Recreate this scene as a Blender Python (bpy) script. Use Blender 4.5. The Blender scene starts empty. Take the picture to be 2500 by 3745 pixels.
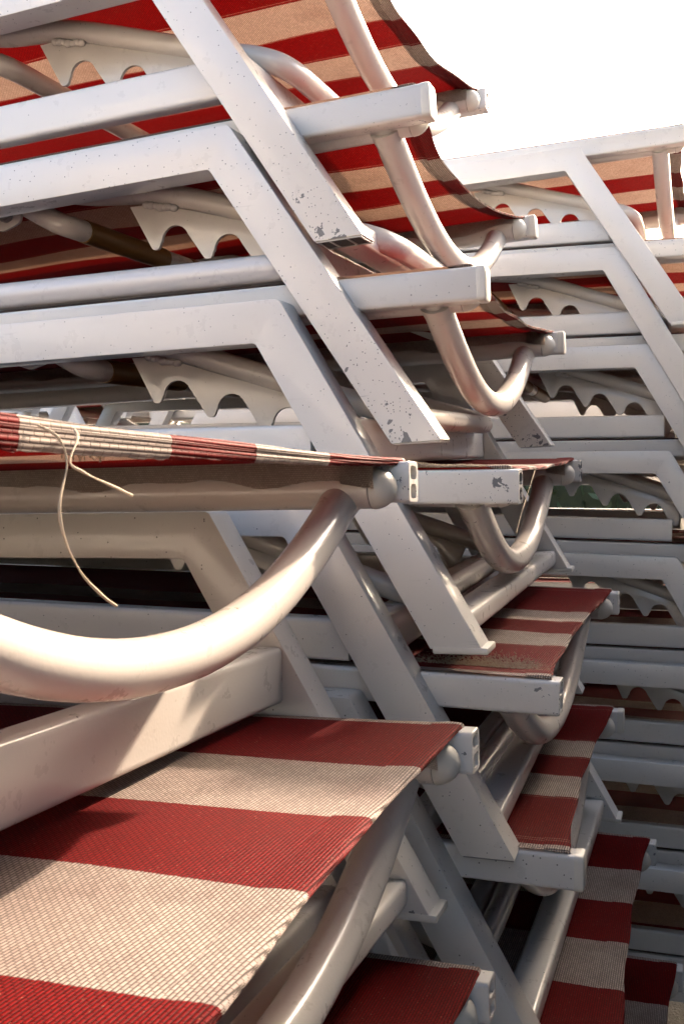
import bpy, bmesh, math, random
from mathutils import Matrix, Vector, Euler

random.seed(7)
sc = bpy.context.scene
col = sc.collection
PI = math.pi

# ------------------------------------------------------------------ camera
CAM_YAW, CAM_PITCH, CAM_ROLL = 0.337059, -0.023976, -0.007283
cd = bpy.data.cameras.new('camera')
cd.sensor_fit = 'HORIZONTAL'; cd.sensor_width = 24.0; cd.lens = 36.85
cd.clip_start = 0.01; cd.clip_end = 500.0
cam = bpy.data.objects.new('camera', cd); col.objects.link(cam)
fw = Vector((-math.sin(CAM_YAW)*math.cos(CAM_PITCH), math.cos(CAM_YAW)*math.cos(CAM_PITCH), math.sin(CAM_PITCH)))
r0 = Vector((math.cos(CAM_YAW), math.sin(CAM_YAW), 0)); u0 = r0.cross(fw)
rr = math.cos(CAM_ROLL)*r0 + math.sin(CAM_ROLL)*u0
uu = -math.sin(CAM_ROLL)*r0 + math.cos(CAM_ROLL)*u0
cam.matrix_world = Matrix(((rr.x, uu.x, -fw.x, 0), (rr.y, uu.y, -fw.y, 0), (rr.z, uu.z, -fw.z, 0), (0, 0, 0, 1)))
cd.dof.use_dof = True; cd.dof.focus_distance = 1.0; cd.dof.aperture_fstop = 45.0
sc.camera = cam

# ------------------------------------------------------------------ light
SUN_AZ, SUN_EL = math.radians(72), math.radians(31)      # azimuth from +X towards +Y
to_sun = Vector((math.cos(SUN_EL)*math.cos(SUN_AZ), math.cos(SUN_EL)*math.sin(SUN_AZ), math.sin(SUN_EL)))
w = bpy.data.worlds.new('World'); sc.world = w; w.use_nodes = True
nt = w.node_tree; bg = nt.nodes['Background']
sky = nt.nodes.new('ShaderNodeTexSky'); sky.sky_type = 'NISHITA'; sky.sun_disc = False
sky.sun_elevation = SUN_EL; sky.sun_rotation = math.atan2(to_sun.x, to_sun.y)
sky.air_density = 1.0; sky.dust_density = 7.0; sky.ozone_density = 0.4; sky.altitude = 0
nt.links.new(sky.outputs[0], bg.inputs[0]); bg.inputs[1].default_value = 0.15
sd = bpy.data.lights.new('sun', 'SUN'); sd.energy = 2.0; sd.angle = math.radians(1.2); sd.color = (1.0, 0.78, 0.59)
sun = bpy.data.objects.new('sun', sd); col.objects.link(sun)
sun.rotation_euler = (-to_sun).to_track_quat('-Z', 'Y').to_euler()
vs = sc.view_settings
vs.view_transform = 'Standard'; vs.look = 'None'; vs.gamma = 1.0; vs.use_curve_mapping = False
vs.exposure = 2.6
sc.cycles.max_bounces = 6; sc.cycles.diffuse_bounces = 1; sc.cycles.glossy_bounces = 3; sc.cycles.transmission_bounces = 5; sc.cycles.caustics_reflective = False; sc.cycles.caustics_refractive = False

# ------------------------------------------------------------------ measures of one lounger (metres)
W = 0.60744; T = 0.0247; H = 0.03155; HB = 0.03985
A0, Q, D0, LX0, LZ0, WF = 0.18424, 0.0383, 0.02178, 0.18706, 0.32042, 0.04776
LEN = 1.86                                   # overall length, foot end at x = 0
GROUND = -1.205

# ------------------------------------------------------------------ materials
def new_mat(name):
    m = bpy.data.materials.new(name); m.use_nodes = True
    n = m.node_tree.nodes; l = m.node_tree.links
    return m, n, l, n['Principled BSDF']

def math_node(n, l, op, a, b=None, c=None, clamp=False):
    x = n.new('ShaderNodeMath'); x.operation = op; x.use_clamp = clamp
    for i, v in enumerate((a, b, c)):
        if v is None: continue
        if isinstance(v, (int, float)): x.inputs[i].default_value = v
        else: l.new(v, x.inputs[i])
    return x.outputs[0]

def maprange(n, l, v, a, b, c=0.0, d=1.0):
    x = n.new('ShaderNodeMapRange'); x.inputs[1].default_value = a; x.inputs[2].default_value = b
    x.inputs[3].default_value = c; x.inputs[4].default_value = d; l.new(v, x.inputs[0]); return x.outputs[0]

def noise(n, l, vec, scale, detail=3.0, rough=0.55, dist=0.0):
    x = n.new('ShaderNodeTexNoise'); x.inputs['Scale'].default_value = scale; x.inputs['Detail'].default_value = detail
    x.inputs['Roughness'].default_value = rough; x.inputs['Distortion'].default_value = dist
    l.new(vec, x.inputs['Vector']); return x.outputs['Fac']

def mixc(n, l, fac, a, b):
    x = n.new('ShaderNodeMix'); x.data_type = 'RGBA'
    if isinstance(fac, (int, float)): x.inputs[0].default_value = fac
    else: l.new(fac, x.inputs[0])
    for k, v in ((6, a), (7, b)):
        if isinstance(v, tuple): x.inputs[k].default_value = (*v, 1)
        else: l.new(v, x.inputs[k])
    return x.outputs[2]

def paint_material(name, kind, base=(0.77, 0.735, 0.69)):
    """white powder-coated aluminium: specks, scuffs, chips that gather at feet or rail ends"""
    m, n, l, p = new_mat(name)
    tc = n.new('ShaderNodeTexCoord'); oi = n.new('ShaderNodeObjectInfo')
    off = n.new('ShaderNodeVectorMath'); off.operation = 'SCALE'; off.inputs[0].default_value = (37.1, 21.7, 53.3)
    l.new(oi.outputs['Random'], off.inputs['Scale'])
    ad = n.new('ShaderNodeVectorMath'); ad.operation = 'ADD'; l.new(tc.outputs['Object'], ad.inputs[0]); l.new(off.outputs[0], ad.inputs[1])
    v = ad.outputs[0]
    wear = n.new('ShaderNodeAttribute'); wear.attribute_type = 'OBJECT'; wear.attribute_name = 'wear'
    sep = n.new('ShaderNodeSeparateXYZ'); l.new(tc.outputs['Object'], sep.inputs[0])
    if kind == 'leg':
        near = maprange(n, l, sep.outputs['Z'], -0.20, -0.345)
    elif kind == 'rail':
        near = maprange(n, l, sep.outputs['X'], -0.16, 0.0)
    else:
        near = None
    # tone variation and grime
    big = noise(n, l, v, 9.0, 2.0)
    c = mixc(n, l, maprange(n, l, big, 0.25, 0.85), base, (base[0]*0.975, base[1]*0.96, base[2]*0.94))
    mid = noise(n, l, v, 55.0, 3.0, 0.7)
    c = mixc(n, l, maprange(n, l, mid, 0.60, 0.85, 0.0, 0.08), c, (0.42, 0.37, 0.31))
    if kind != 'plain':
        # scuffs : stretched noise
        mp = n.new('ShaderNodeMapping'); mp.inputs['Scale'].default_value = (18, 160, 420); mp.inputs['Rotation'].default_value = (0.3, 0.5, 0.9)
        l.new(v, mp.inputs['Vector'])
        sc_ = noise(n, l, mp.outputs[0], 1.0, 2.0, 0.5)
        scm = math_node(n, l, 'MULTIPLY', maprange(n, l, sc_, 0.70, 0.76), maprange(n, l, noise(n, l, v, 14.0, 2.0), 0.5, 0.62))
        c = mixc(n, l, math_node(n, l, 'MULTIPLY', scm, 0.45 if kind != 'plain' else 0.0), c, (0.25, 0.23, 0.21))
    # fine dark specks
    vo = n.new('ShaderNodeTexVoronoi'); vo.feature = 'F1'; vo.inputs['Scale'].default_value = 330.0; l.new(v, vo.inputs['Vector'])
    keep = n.new('ShaderNodeSeparateColor'); l.new(vo.outputs['Color'], keep.inputs[0])
    thr = math_node(n, l, 'MULTIPLY_ADD', wear.outputs['Fac'], -0.05 if kind == 'plain' else -0.09, 0.992 if kind == 'plain' else 0.968)
    if near is not None: thr = math_node(n, l, 'MULTIPLY_ADD', math_node(n, l, 'MULTIPLY', near, wear.outputs['Fac']), -0.45, thr)
    ok = math_node(n, l, 'GREATER_THAN', keep.outputs[0], thr)
    rad = math_node(n, l, 'MULTIPLY_ADD', keep.outputs[1], 0.20, 0.05)
    dot = math_node(n, l, 'MULTIPLY', math_node(n, l, 'LESS_THAN', vo.outputs['Distance'], rad), ok)
    c = mixc(n, l, math_node(n, l, 'MULTIPLY', dot, 0.85), c, (0.075, 0.07, 0.065))
    # flaked paint, bare grey metal
    fl = noise(n, l, v, 62.0, 4.0, 0.62, 0.4)
    t2 = math_node(n, l, 'MULTIPLY_ADD', wear.outputs['Fac'], -0.07, 0.775)
    if near is not None: t2 = math_node(n, l, 'MULTIPLY_ADD', math_node(n, l, 'MULTIPLY', math_node(n, l, 'POWER', near, 3.0), wear.outputs['Fac']), -0.17, t2)
    chip = maprange(n, l, math_node(n, l, 'SUBTRACT', fl, t2), 0.0, 0.008)
    c = mixc(n, l, chip, c, mixc(n, l, mid, (0.10, 0.10, 0.10), (0.26, 0.26, 0.27)))
    l.new(c, p.inputs['Base Color'])
    rg = math_node(n, l, 'ADD', maprange(n, l, mid, 0.2, 0.9, 0.24, 0.38), math_node(n, l, 'MULTIPLY', chip, 0.2))
    l.new(rg, p.inputs['Roughness'])
    p.inputs['Specular IOR Level'].default_value = 0.5
    p.inputs['Coat Weight'].default_value = 0.45; p.inputs['Coat Roughness'].default_value = 0.10
    bp = n.new('ShaderNodeBump'); bp.inputs['Strength'].default_value = 0.10; bp.inputs['Distance'].default_value = 0.0006
    orange = noise(n, l, v, 420.0, 0.0)
    l.new(orange, bp.inputs['Height']); l.new(bp.outputs[0], p.inputs['Normal'])
    return m

PAINT = paint_material('white_paint', 'plain')
PAINT_LEG = paint_material('white_paint_leg', 'leg')
PAINT_RAIL = paint_material('white_paint_rail', 'rail')
PAINT_TUBE = paint_material('white_paint_tube', 'plain', (0.69, 0.645, 0.60))

def simple(name, colr, rough=0.5, metal=0.0, nscale=40, var=0.25, bump=0.15):
    m, n, l, p = new_mat(name)
    tc = n.new('ShaderNodeTexCoord'); f = noise(n, l, tc.outputs['Object'], nscale, 5.0, 0.65)
    l.new(mixc(n, l, f, tuple(x*(1-var) for x in colr), tuple(min(1, x*(1+var)) for x in colr)), p.inputs['Base Color'])
    p.inputs['Roughness'].default_value = rough; p.inputs['Metallic'].default_value = metal
    b = n.new('ShaderNodeBump'); b.inputs['Strength'].default_value = bump; b.inputs['Distance'].default_value = 0.001
    l.new(noise(n, l, tc.outputs['Object'], nscale*8, 3.0), b.inputs['Height']); l.new(b.outputs[0], p.inputs['Normal'])
    return m
PLASTIC = simple('cream_plastic', (0.72, 0.68, 0.60), 0.38, 0, 25, 0.06, 0.05)
SLEEVE = simple('brown_sleeve', (0.21, 0.105, 0.022), 0.42, 0, 30, 0.2, 0.1)
HOLE_SHADE = simple('hole_shade', (0.015, 0.014, 0.013), 0.8)  # near-black that paints the shade inside holes and leg ends
STEEL = simple('bolt_steel', (0.35, 0.34, 0.33), 0.45, 0.6, 60, 0.2, 0.2)
SAND = simple('sand_grain', (0.40, 0.31, 0.215), 0.85, 0, 900, 0.45, 0.2)
THREAD = simple('cream_thread', (0.62, 0.50, 0.36), 0.8, 0, 900, 0.2, 0.3)

def fabric(name, bounds, selvage=True, red_first=True, lines=(), hem=False):
    """woven mesh fabric, red and cream stripes along X; bounds = y (metres) where the colour flips, near to far"""
    m, n, l, p = new_mat(name)
    tc = n.new('ShaderNodeTexCoord'); sep = n.new('ShaderNodeSeparateXYZ'); l.new(tc.outputs['Object'], sep.inputs[0])
    X, Y = sep.outputs['X'], sep.outputs['Y']
    # woven cells : short yarn floats lying across the lounger
    cb = n.new('ShaderNodeCombineXYZ'); l.new(Y, cb.inputs[0]); l.new(sep.outputs['Z'] if hem else X, cb.inputs[1])
    br = n.new('ShaderNodeTexBrick'); l.new(cb.outputs[0], br.inputs['Vector'])
    br.inputs['Scale'].default_value = 1.0; br.inputs['Brick Width'].default_value = 0.0065 if hem else 0.0046; br.inputs['Row Height'].default_value = 0.0030 if hem else 0.0022
    br.inputs['Mortar Size'].default_value = 0.00040; br.inputs['Mortar Smooth'].default_value = 0.6; br.offset = 0.5
    br.inputs['Color1'].default_value = (0.72, 0.72, 0.72, 1); br.inputs['Color2'].default_value = (1, 1, 1, 1); br.inputs['Mortar'].default_value = (0.5, 0.5, 0.5, 1) if hem else (0.30, 0.30, 0.30, 1)
    # stripe
    jit = math_node(n, l, 'MULTIPLY_ADD', noise(n, l, tc.outputs['Object'], 330.0, 2.0), 0.0022, math_node(n, l, 'ADD', Y, -0.0011))
    yy = math_node(n, l, 'DIVIDE', jit, W)
    cr = n.new('ShaderNodeValToRGB'); cr.color_ramp.interpolation = 'CONSTANT'; l.new(yy, cr.inputs[0])
    red = (0.20, 0.004, 0.005, 1); cream = (0.50, 0.415, 0.37, 1)
    cols = []; cur = red if red_first else cream
    pos = [0.0] + [b/W for b in bounds]
    for q in pos:
        cols.append((q, cur)); cur = cream if cur is red else red
    if selvage: cols = [(0.0, cream), (0.016/W, cols[0][1])] + cols[1:] + [((W-0.0135)/W, cream)]
    el = cr.color_ramp.elements
    el[0].position, el[0].color = cols[0]
    el[1].position, el[1].color = cols[1]
    for q, c4 in cols[2:]:
        e = el.new(q); e.color = c4
    # pale binder yarn lines and orange specks painted as sunlit yarn glints
    base = cr.outputs[0]
    for ln in lines:
        d = math_node(n, l, 'ABSOLUTE', math_node(n, l, 'SUBTRACT', jit, ln))
        base = mixc(n, l, math_node(n, l, 'MULTIPLY', math_node(n, l, 'LESS_THAN', d, 0.0009), 0.55), base, (0.50, 0.22, 0.18))
    big = noise(n, l, tc.outputs['Object'], 16.0, 2.0)
    base = mixc(n, l, maprange(n, l, big, 0.45, 0.8, 0.0, 0.30), base, (0.115, 0.018, 0.016))
    vo = n.new('ShaderNodeTexVoronoi'); vo.inputs['Scale'].default_value = 520.0; l.new(tc.outputs['Object'], vo.inputs['Vector'])
    sp = n.new('ShaderNodeSeparateColor'); l.new(vo.outputs['Color'], sp.inputs[0])
    spm = math_node(n, l, 'MULTIPLY', math_node(n, l, 'GREATER_THAN', sp.outputs[0], 0.93), math_node(n, l, 'LESS_THAN', vo.outputs['Distance'], 0.28))
    base = mixc(n, l, math_node(n, l, 'MULTIPLY', spm, 0.22), base, (0.70, 0.42, 0.28))
    mul = n.new('ShaderNodeMix'); mul.data_type = 'RGBA'; mul.blend_type = 'MULTIPLY'; mul.inputs[0].default_value = 0.85
    l.new(base, mul.inputs[6]); l.new(br.outputs['Color'], mul.inputs[7])
    rib = math_node(n, l, 'ABSOLUTE', math_node(n, l, 'SINE', math_node(n, l, 'MULTIPLY', sep.outputs['Z'] if hem else X, PI/0.0022)))
    rb = n.new('ShaderNodeMix'); rb.data_type = 'RGBA'; rb.blend_type = 'MULTIPLY'; rb.inputs[0].default_value = 1.0
    l.new(mul.outputs[2], rb.inputs[6]); l.new(maprange(n, l, rib, 0.0, 0.85, 0.93 if hem else 0.62, 1.12 if not hem else 1.0), rb.inputs[7])
    colr = rb.outputs[2]
    l.new(colr, p.inputs['Base Color']); p.inputs['Roughness'].default_value = 0.62; p.inputs['Specular IOR Level'].default_value = 0.07
    bp = n.new('ShaderNodeBump'); bp.inputs['Strength'].default_value = 0.85; bp.inputs['Distance'].default_value = 0.0009
    # rounded yarn height : floats bulge
    sx = math_node(n, l, 'ABSOLUTE', math_node(n, l, 'SINE', math_node(n, l, 'MULTIPLY', sep.outputs['Z'] if hem else X, PI/0.0022)))
    hgt = math_node(n, l, 'MULTIPLY_ADD', sx, 0.5, math_node(n, l, 'MULTIPLY', br.outputs['Fac'], -0.6))
    l.new(hgt, bp.inputs['Height']); l.new(bp.outputs[0], p.inputs['Normal'])
    tr = n.new('ShaderNodeBsdfTranslucent'); tm = n.new('ShaderNodeMix'); tm.data_type = 'RGBA'; tm.blend_type = 'MULTIPLY'; tm.inputs[0].default_value = 1.0
    l.new(colr, tm.inputs[6]); tm.inputs[7].default_value = (1.0, 0.70, 0.52, 1); l.new(tm.outputs[2], tr.inputs['Color'])
    mx = n.new('ShaderNodeMixShader'); mx.inputs[0].default_value = 0.22
    out = n['Material Output']
    l.new(p.outputs[0], mx.inputs[1]); l.new(tr.outputs[0], mx.inputs[2]); l.new(mx.outputs[0], out.inputs['Surface'])
    return m
FAB_A = fabric('striped_fabric_wide', (0.144, 0.257, 0.367, 0.476))
FAB_B = fabric('striped_fabric_narrow', (0.172, 0.254, 0.336, 0.415), lines=(0.030, 0.036, 0.168, 0.258, 0.332, 0.419, W-0.030))
FAB_F = fabric('striped_fabric_frayed', (0.130, 0.235, 0.3345, 0.440))

HEM = {FAB_A: fabric('wide_stripe_hem', (0.144, 0.257, 0.367, 0.476), hem=True),
       FAB_B: fabric('narrow_stripe_hem', (0.172, 0.254, 0.336, 0.415), hem=True),
       FAB_F: fabric('frayed_hem', (0.130, 0.235, 0.3345, 0.440), hem=True)}

def webbing_mat():
    m, n, l, p = new_mat('webbing')
    tc = n.new('ShaderNodeTexCoord')
    ck = n.new('ShaderNodeTexBrick'); l.new(tc.outputs['UV'], ck.inputs['Vector']); ck.inputs['Scale'].default_value = 1.0
    ck.inputs['Brick Width'].default_value = 0.0022; ck.inputs['Row Height'].default_value = 0.0016; ck.inputs['Mortar Size'].default_value = 0.00018; ck.inputs['Mortar Smooth'].default_value = 0.8
    ck.inputs['Color1'].default_value = (0.74, 0.64, 0.56, 1); ck.inputs['Color2'].default_value = (0.62, 0.52, 0.45, 1); ck.inputs['Mortar'].default_value = (0.40, 0.31, 0.26, 1)
    l.new(ck.outputs['Color'], p.inputs['Base Color']); p.inputs['Roughness'].default_value = 0.85
    b = n.new('ShaderNodeBump'); b.inputs['Strength'].default_value = 0.8; b.inputs['Distance'].default_value = 0.0008; b.invert = True
    l.new(ck.outputs['Fac'], b.inputs['Height']); l.new(b.outputs[0], p.inputs['Normal'])
    return m
WEB = webbing_mat()

# ------------------------------------------------------------------ mesh helpers
def finish(me, mat, angle=35):
    me.materials.append(mat)
    for f in me.polygons: f.use_smooth = True
    me.set_sharp_from_angle(angle=math.radians(angle))
    return me

def link(name, me, parent=None, wear=0.0):
    o = bpy.data.objects.new(name, me); col.objects.link(o)
    if parent is not None: o.parent = parent
    o['wear'] = wear
    return o

def from_bm(name, bm, mat, angle=35):
    bmesh.ops.recalc_face_normals(bm, faces=bm.faces)
    me = bpy.data.meshes.new(name); bm.to_mesh(me); bm.free()
    return finish(me, mat, angle)

def arc_round(poly, radii, seg=4):
    """round the corners of a 2-D polygon"""
    out = []; N = len(poly)
    for i, (px, py) in enumerate(poly):
        r = radii[i] if not isinstance(radii, (int, float)) else radii
        if r <= 0: out.append((px, py)); continue
        a = Vector(poly[i-1]); b = Vector((px, py)); c = Vector(poly[(i+1) % N])
        u = (a-b).normalized(); v = (c-b).normalized()
        ang = u.angle(v); d = min(r/math.tan(ang/2), (a-b).length*0.48, (c-b).length*0.48)
        p0 = b+u*d; p2 = b+v*d
        for k in range(seg+1):
            t = k/seg; q = p0*(1-t)**2 + b*2*t*(1-t) + p2*t*t
            out.append((q.x, q.y))
    return out

def extrude_xz(name, poly, y0, y1, mat, bevel=0.0, seg=3):
    """polygon in XZ extruded along Y, rims bevelled"""
    bm = bmesh.new()
    va = [bm.verts.new((x, y0, z)) for x, z in poly]
    f = bm.faces.new(va)
    r = bmesh.ops.extrude_face_region(bm, geom=[f])
    nv = [g for g in r['geom'] if isinstance(g, bmesh.types.BMVert)]
    for v in nv: v.co.y = y1
    if bevel > 0:
        ed = [e for e in bm.edges if abs(e.verts[0].co.y-e.verts[1].co.y) < 1e-6]
        bmesh.ops.bevel(bm, geom=ed, offset=bevel, segments=seg, profile=0.5, affect='EDGES', clamp_overlap=True)
    return from_bm(name, bm, mat)

def sweep(name, pts, prof, mat, up=Vector((0, 0, 1)), caps=True, twist=None):
    """sweep a closed profile (a,b) along a path; a = side, b = up"""
    bm = bmesh.new(); rings = []
    P = [Vector(p) for p in pts]; N = len(P)
    t0 = (P[1]-P[0]).normalized()
    s = t0.cross(up).normalized(); u = s.cross(t0).normalized()
    prev = t0
    for i in range(N):
        t = (P[min(i+1, N-1)]-P[max(i-1, 0)]).normalized()
        q = prev.rotation_difference(t); s = q @ s; u = q @ u; prev = t
        pr = prof(i/(N-1)) if callable(prof) else prof
        rings.append([bm.verts.new(P[i]+s*a+u*b) for a, b in pr])
    M = len(rings[0])
    for a, b in zip(rings, rings[1:]):
        for k in range(M): bm.faces.new((a[k], a[(k+1) % M], b[(k+1) % M], b[k]))
    if caps:
        bm.faces.new(rings[0]); bm.faces.new(rings[-1])
    return from_bm(name, bm, mat, 50)

def circle(r, n=24, ry=None):
    ry = ry or r
    return [(r*math.cos(2*PI*k/n), ry*math.sin(2*PI*k/n)) for k in range(n)]

def rrect(wd, ht, r=0.004, seg=4):
    return arc_round([(-wd/2, -ht/2), (wd/2, -ht/2), (wd/2, ht/2), (-wd/2, ht/2)], r, seg)

def catmull(pts, n=8):
    P = [Vector(p) for p in pts]; P = [2*P[0]-P[1]] + P + [2*P[-1]-P[-2]]; out = []
    for i in range(1, len(P)-2):
        for k in range(n):
            t = k/n
            out.append(0.5*((2*P[i])+(-P[i-1]+P[i+1])*t+(2*P[i-1]-5*P[i]+4*P[i+1]-P[i+2])*t*t+(-P[i-1]+3*P[i]-3*P[i+1]+P[i+2])*t**3))
    out.append(P[-2]); return out

def box_rounded(name, x0, x1, y0, y1, z0, z1, mat, r=0.003, seg=3):
    bm = bmesh.new(); bmesh.ops.create_cube(bm, size=1)
    for v in bm.verts:
        v.co = Vector((x0+(v.co.x+.5)*(x1-x0), y0+(v.co.y+.5)*(y1-y0), z0+(v.co.z+.5)*(z1-z0)))
    bmesh.ops.bevel(bm, geom=bm.edges[:], offset=r, segments=seg, profile=0.5, affect='EDGES')
    return from_bm(name, bm, mat)

# ------------------------------------------------------------------ shared part meshes
def rail_mesh(name, flip):
    """hollow side rail: rounded box section with an open, two-chambered end at x = 0"""
    bm = bmesh.new()
    c = lambda y: (W-y) if flip else y
    outer = [(T/2+a, -H/2+b) for a, b in rrect(T, H, 0.0042, 4)]
    h1 = [(T/2+a, -0.0085+b) for a, b in rrect(T-0.007, 0.0105, 0.005, 5)]
    h2 = [(T/2+a, -0.0228+b) for a, b in rrect(T-0.009, 0.0112, 0.0045, 5)]
    def ring(lp, x): return [bm.verts.new((x, c(y), z)) for y, z in lp]
    o0 = ring(outer, -0.0008); o1 = ring(outer, -LEN)
    ins = [(T/2+(y-T/2)*0.955, -H/2+(z+H/2)*0.955) for y, z in outer]
    oi = ring(ins, 0.0)
    def bridge(a, b):
        for k in range(len(a)): bm.faces.new((a[k], a[(k+1) % len(a)], b[(k+1) % len(b)], b[k]))
    bridge(o0, o1); bridge(o0, oi); bm.faces.new(o1)
    edges = []
    def loop_edges(r): return [bm.edges.get((r[k], r[(k+1) % len(r)])) or bm.edges.new((r[k], r[(k+1) % len(r)])) for k in range(len(r))]
    edges += loop_edges(oi)
    for h in (h1, h2):
        a = ring(h, 0.0); b = ring(h, -0.05); bridge(a, b); bm.faces.new(b); edges += loop_edges(a)
    bmesh.ops.triangle_fill(bm, edges=edges, use_beauty=True)
    return from_bm(name, bm, PAINT_RAIL, 40)
RAIL_N = rail_mesh('side_rail', False); RAIL_F = rail_mesh('side_rail', True)

def cap_mesh(flip):
    c = (W-T/2) if flip else T/2
    bm = bmesh.new(); rings = []
    for x, k in ((-0.004, 1.045), (0.002, 1.045), (0.0038, 1.0), (0.0046, 0.9)):
        rings.append([bm.verts.new((x, c+a*k, -H/2+b*k)) for a, b in rrect(T, H, 0.005, 4)])
    for a, b in zip(rings, rings[1:]):
        for k in range(len(a)): bm.faces.new((a[k], a[(k+1) % len(a)], b[(k+1) % len(b)], b[k]))
    bm.faces.new(rings[-1]); bm.faces.new(rings[0])
    return from_bm('end_cap', bm, PLASTIC)
CAP_N = cap_mesh(False); CAP_F = cap_mesh(True)

TR = 0.0155; TY = T+0.0125; TZ = -0.0205; TEND = -0.0245
def tube_mesh(flip):
    y = W-TY if flip else TY
    return sweep('inner_tube', [(TEND, y, TZ), (-0.3, y, TZ), (-LEN+0.03, y, TZ)], circle(TR, 28, TR), PAINT_TUBE)
TUBE_N = tube_mesh(False); TUBE_F = tube_mesh(True)
def dome_mesh(flip):
    y = W-TY if flip else TY
    bm = bmesh.new(); rings = []
    for k in range(8):
        a = k/7*PI/2*0.97
        rings.append([bm.verts.new((TEND+0.0008+0.0175*math.sin(a), y+TR*1.03*math.cos(a)*math.cos(t), TZ+TR*1.03*math.cos(a)*math.sin(t))) for t in [2*PI*j/28 for j in range(28)]])
    for a, b in zip(rings, rings[1:]):
        for k in range(28): bm.faces.new((a[k], a[(k+1) % 28], b[(k+1) % 28], b[k]))
    bm.faces.new(rings[-1]); bm.faces.new(rings[0])
    return from_bm('dome_plug', bm, PLASTIC)
DOME_N = dome_mesh(False); DOME_F = dome_mesh(True)

XU = -0.050
def u_mesh(x0=XU):
    half = [(0.030, -0.020), (0.047, -0.034), (0.085, -0.055), (0.125, -0.074), (0.180, -0.0945), (0.240, -0.108), (W/2, -0.1125)]
    pts = [(x0, y, z) for y, z in half] + [(x0, W-y, z) for y, z in reversed(half[:-1])]
    return sweep('foot_bar', catmull(pts, 6), circle(0.0147, 28), PAINT_TUBE, up=Vector((1, 0, 0)))
UBAR = u_mesh()
def collar_mesh(flip):
    y = W-0.040 if flip else 0.040
    s = -1 if flip else 1
    pts = [(XU, y-s*0.008, -0.024), (XU, y+s*0.0, -0.030), (XU, y+s*0.006, -0.035)]
    return sweep('weld_collar', pts, lambda t: circle(0.0172-0.003*t, 24), PAINT_TUBE, up=Vector((1, 0, 0)))
COLLAR_N = collar_mesh(False); COLLAR_F = collar_mesh(True)
def hole_mesh():
    bm = bmesh.new()
    bmesh.ops.create_cone(bm, cap_ends=True, segments=14, radius1=0.0021, radius2=0.0021, depth=0.002)
    return from_bm('hole_shade_disc', bm, HOLE_SHADE)  # solid dark disc painted as the shade inside a drilled hole
HOLE = hole_mesh()

# rack frame (bent tube under the backrest) and its toothed plates
RY = 0.060; RR = 0.0122
def rackframe_mesh():
    def arm(y): return [(-0.62, y, 0.018), (-0.46, y, -0.0275), (-0.36, y, -0.0425), (-0.235, y, -0.084), (-0.165, y, -0.1075), (-0.135, y, -0.117)]
    a = arm(RY); b = arm(W-RY)
    pts = a + [(-0.112, RY+0.008, -0.1255), (-0.102, RY+0.032, -0.130), (-0.100, RY+0.07, -0.131), (-0.100, W/2, -0.131),
               (-0.100, W-RY-0.07, -0.131), (-0.102, W-RY-0.032, -0.130), (-0.112, W-RY-0.008, -0.1255)] + b[::-1]
    return sweep('rack_frame', catmull(pts, 6), circle(RR, 22), PAINT_TUBE, up=Vector((0.3, 0.2, 1)))
RACKF = rackframe_mesh()
def rackplate_mesh(y):
    # saw-tooth outline with round notches; slope follows the tube
    sl = -0.285; x0 = -0.392; z0 = -0.060
    top = lambda x: z0+sl*(x-x0)+0.004
    out = [(x0-0.002, top(x0)), (x0+0.135, top(x0+0.135)-0.004), (x0+0.285, -0.135)]
    tips = [(x0+0.0265+0.0625*k, -0.1035-0.0178*k) for k in range(4)]
    low = []
    for k in range(4):
        tx, tz = tips[k]
        low.append((tx-0.0046, tz+0.0016)); low.append((tx-0.0022, tz)); low.append((tx+0.0026, tz)); low.append((tx+0.0050, tz+0.0022))
        if k < 3:
            cx, cz = tx+0.0262, tz+0.0035; r = 0.0168
            # concave notch : left flank steep, right flank sloping
            low.append((tx+0.0072, tz+0.0075))
            for j in range(9):
                a = PI*(0.97-0.86*j/8)
                low.append((cx-0.0015+r*math.cos(a), cz+0.002+r*math.sin(a)*1.05))
    out2 = [(x0-0.002, -0.0530), (x0+0.030, -0.0535), (x0+0.155, -0.0945), (x0+0.235, -0.1195)]
    poly = out2 + low[::-1]
    return extrude_xz('rack_plate', poly, y-0.0022, y+0.0022, PAINT_TUBE, 0.0004, 1)
PLATE_N = rackplate_mesh(RY-0.003); PLATE_F = rackplate_mesh(W-RY+0.003)
def weldblob(y):
    bm = bmesh.new()
    rnd = random.Random(3)
    for k in range(7):
        m = Matrix.Translation((-0.372+0.0055*k, y, -0.0535-0.00155*k+rnd.uniform(-.001, .001))) @ Matrix.Diagonal((1.25, 1, .9, 1))
        bmesh.ops.create_uvsphere(bm, u_segments=8, v_segments=6, radius=rnd.uniform(.0038, .0052), matrix=m)
    return from_bm('weld_bead', bm, PAINT_TUBE, 60)
WELD_N = weldblob(RY-0.006); WELD_F = weldblob(W-RY+0.006)

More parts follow.
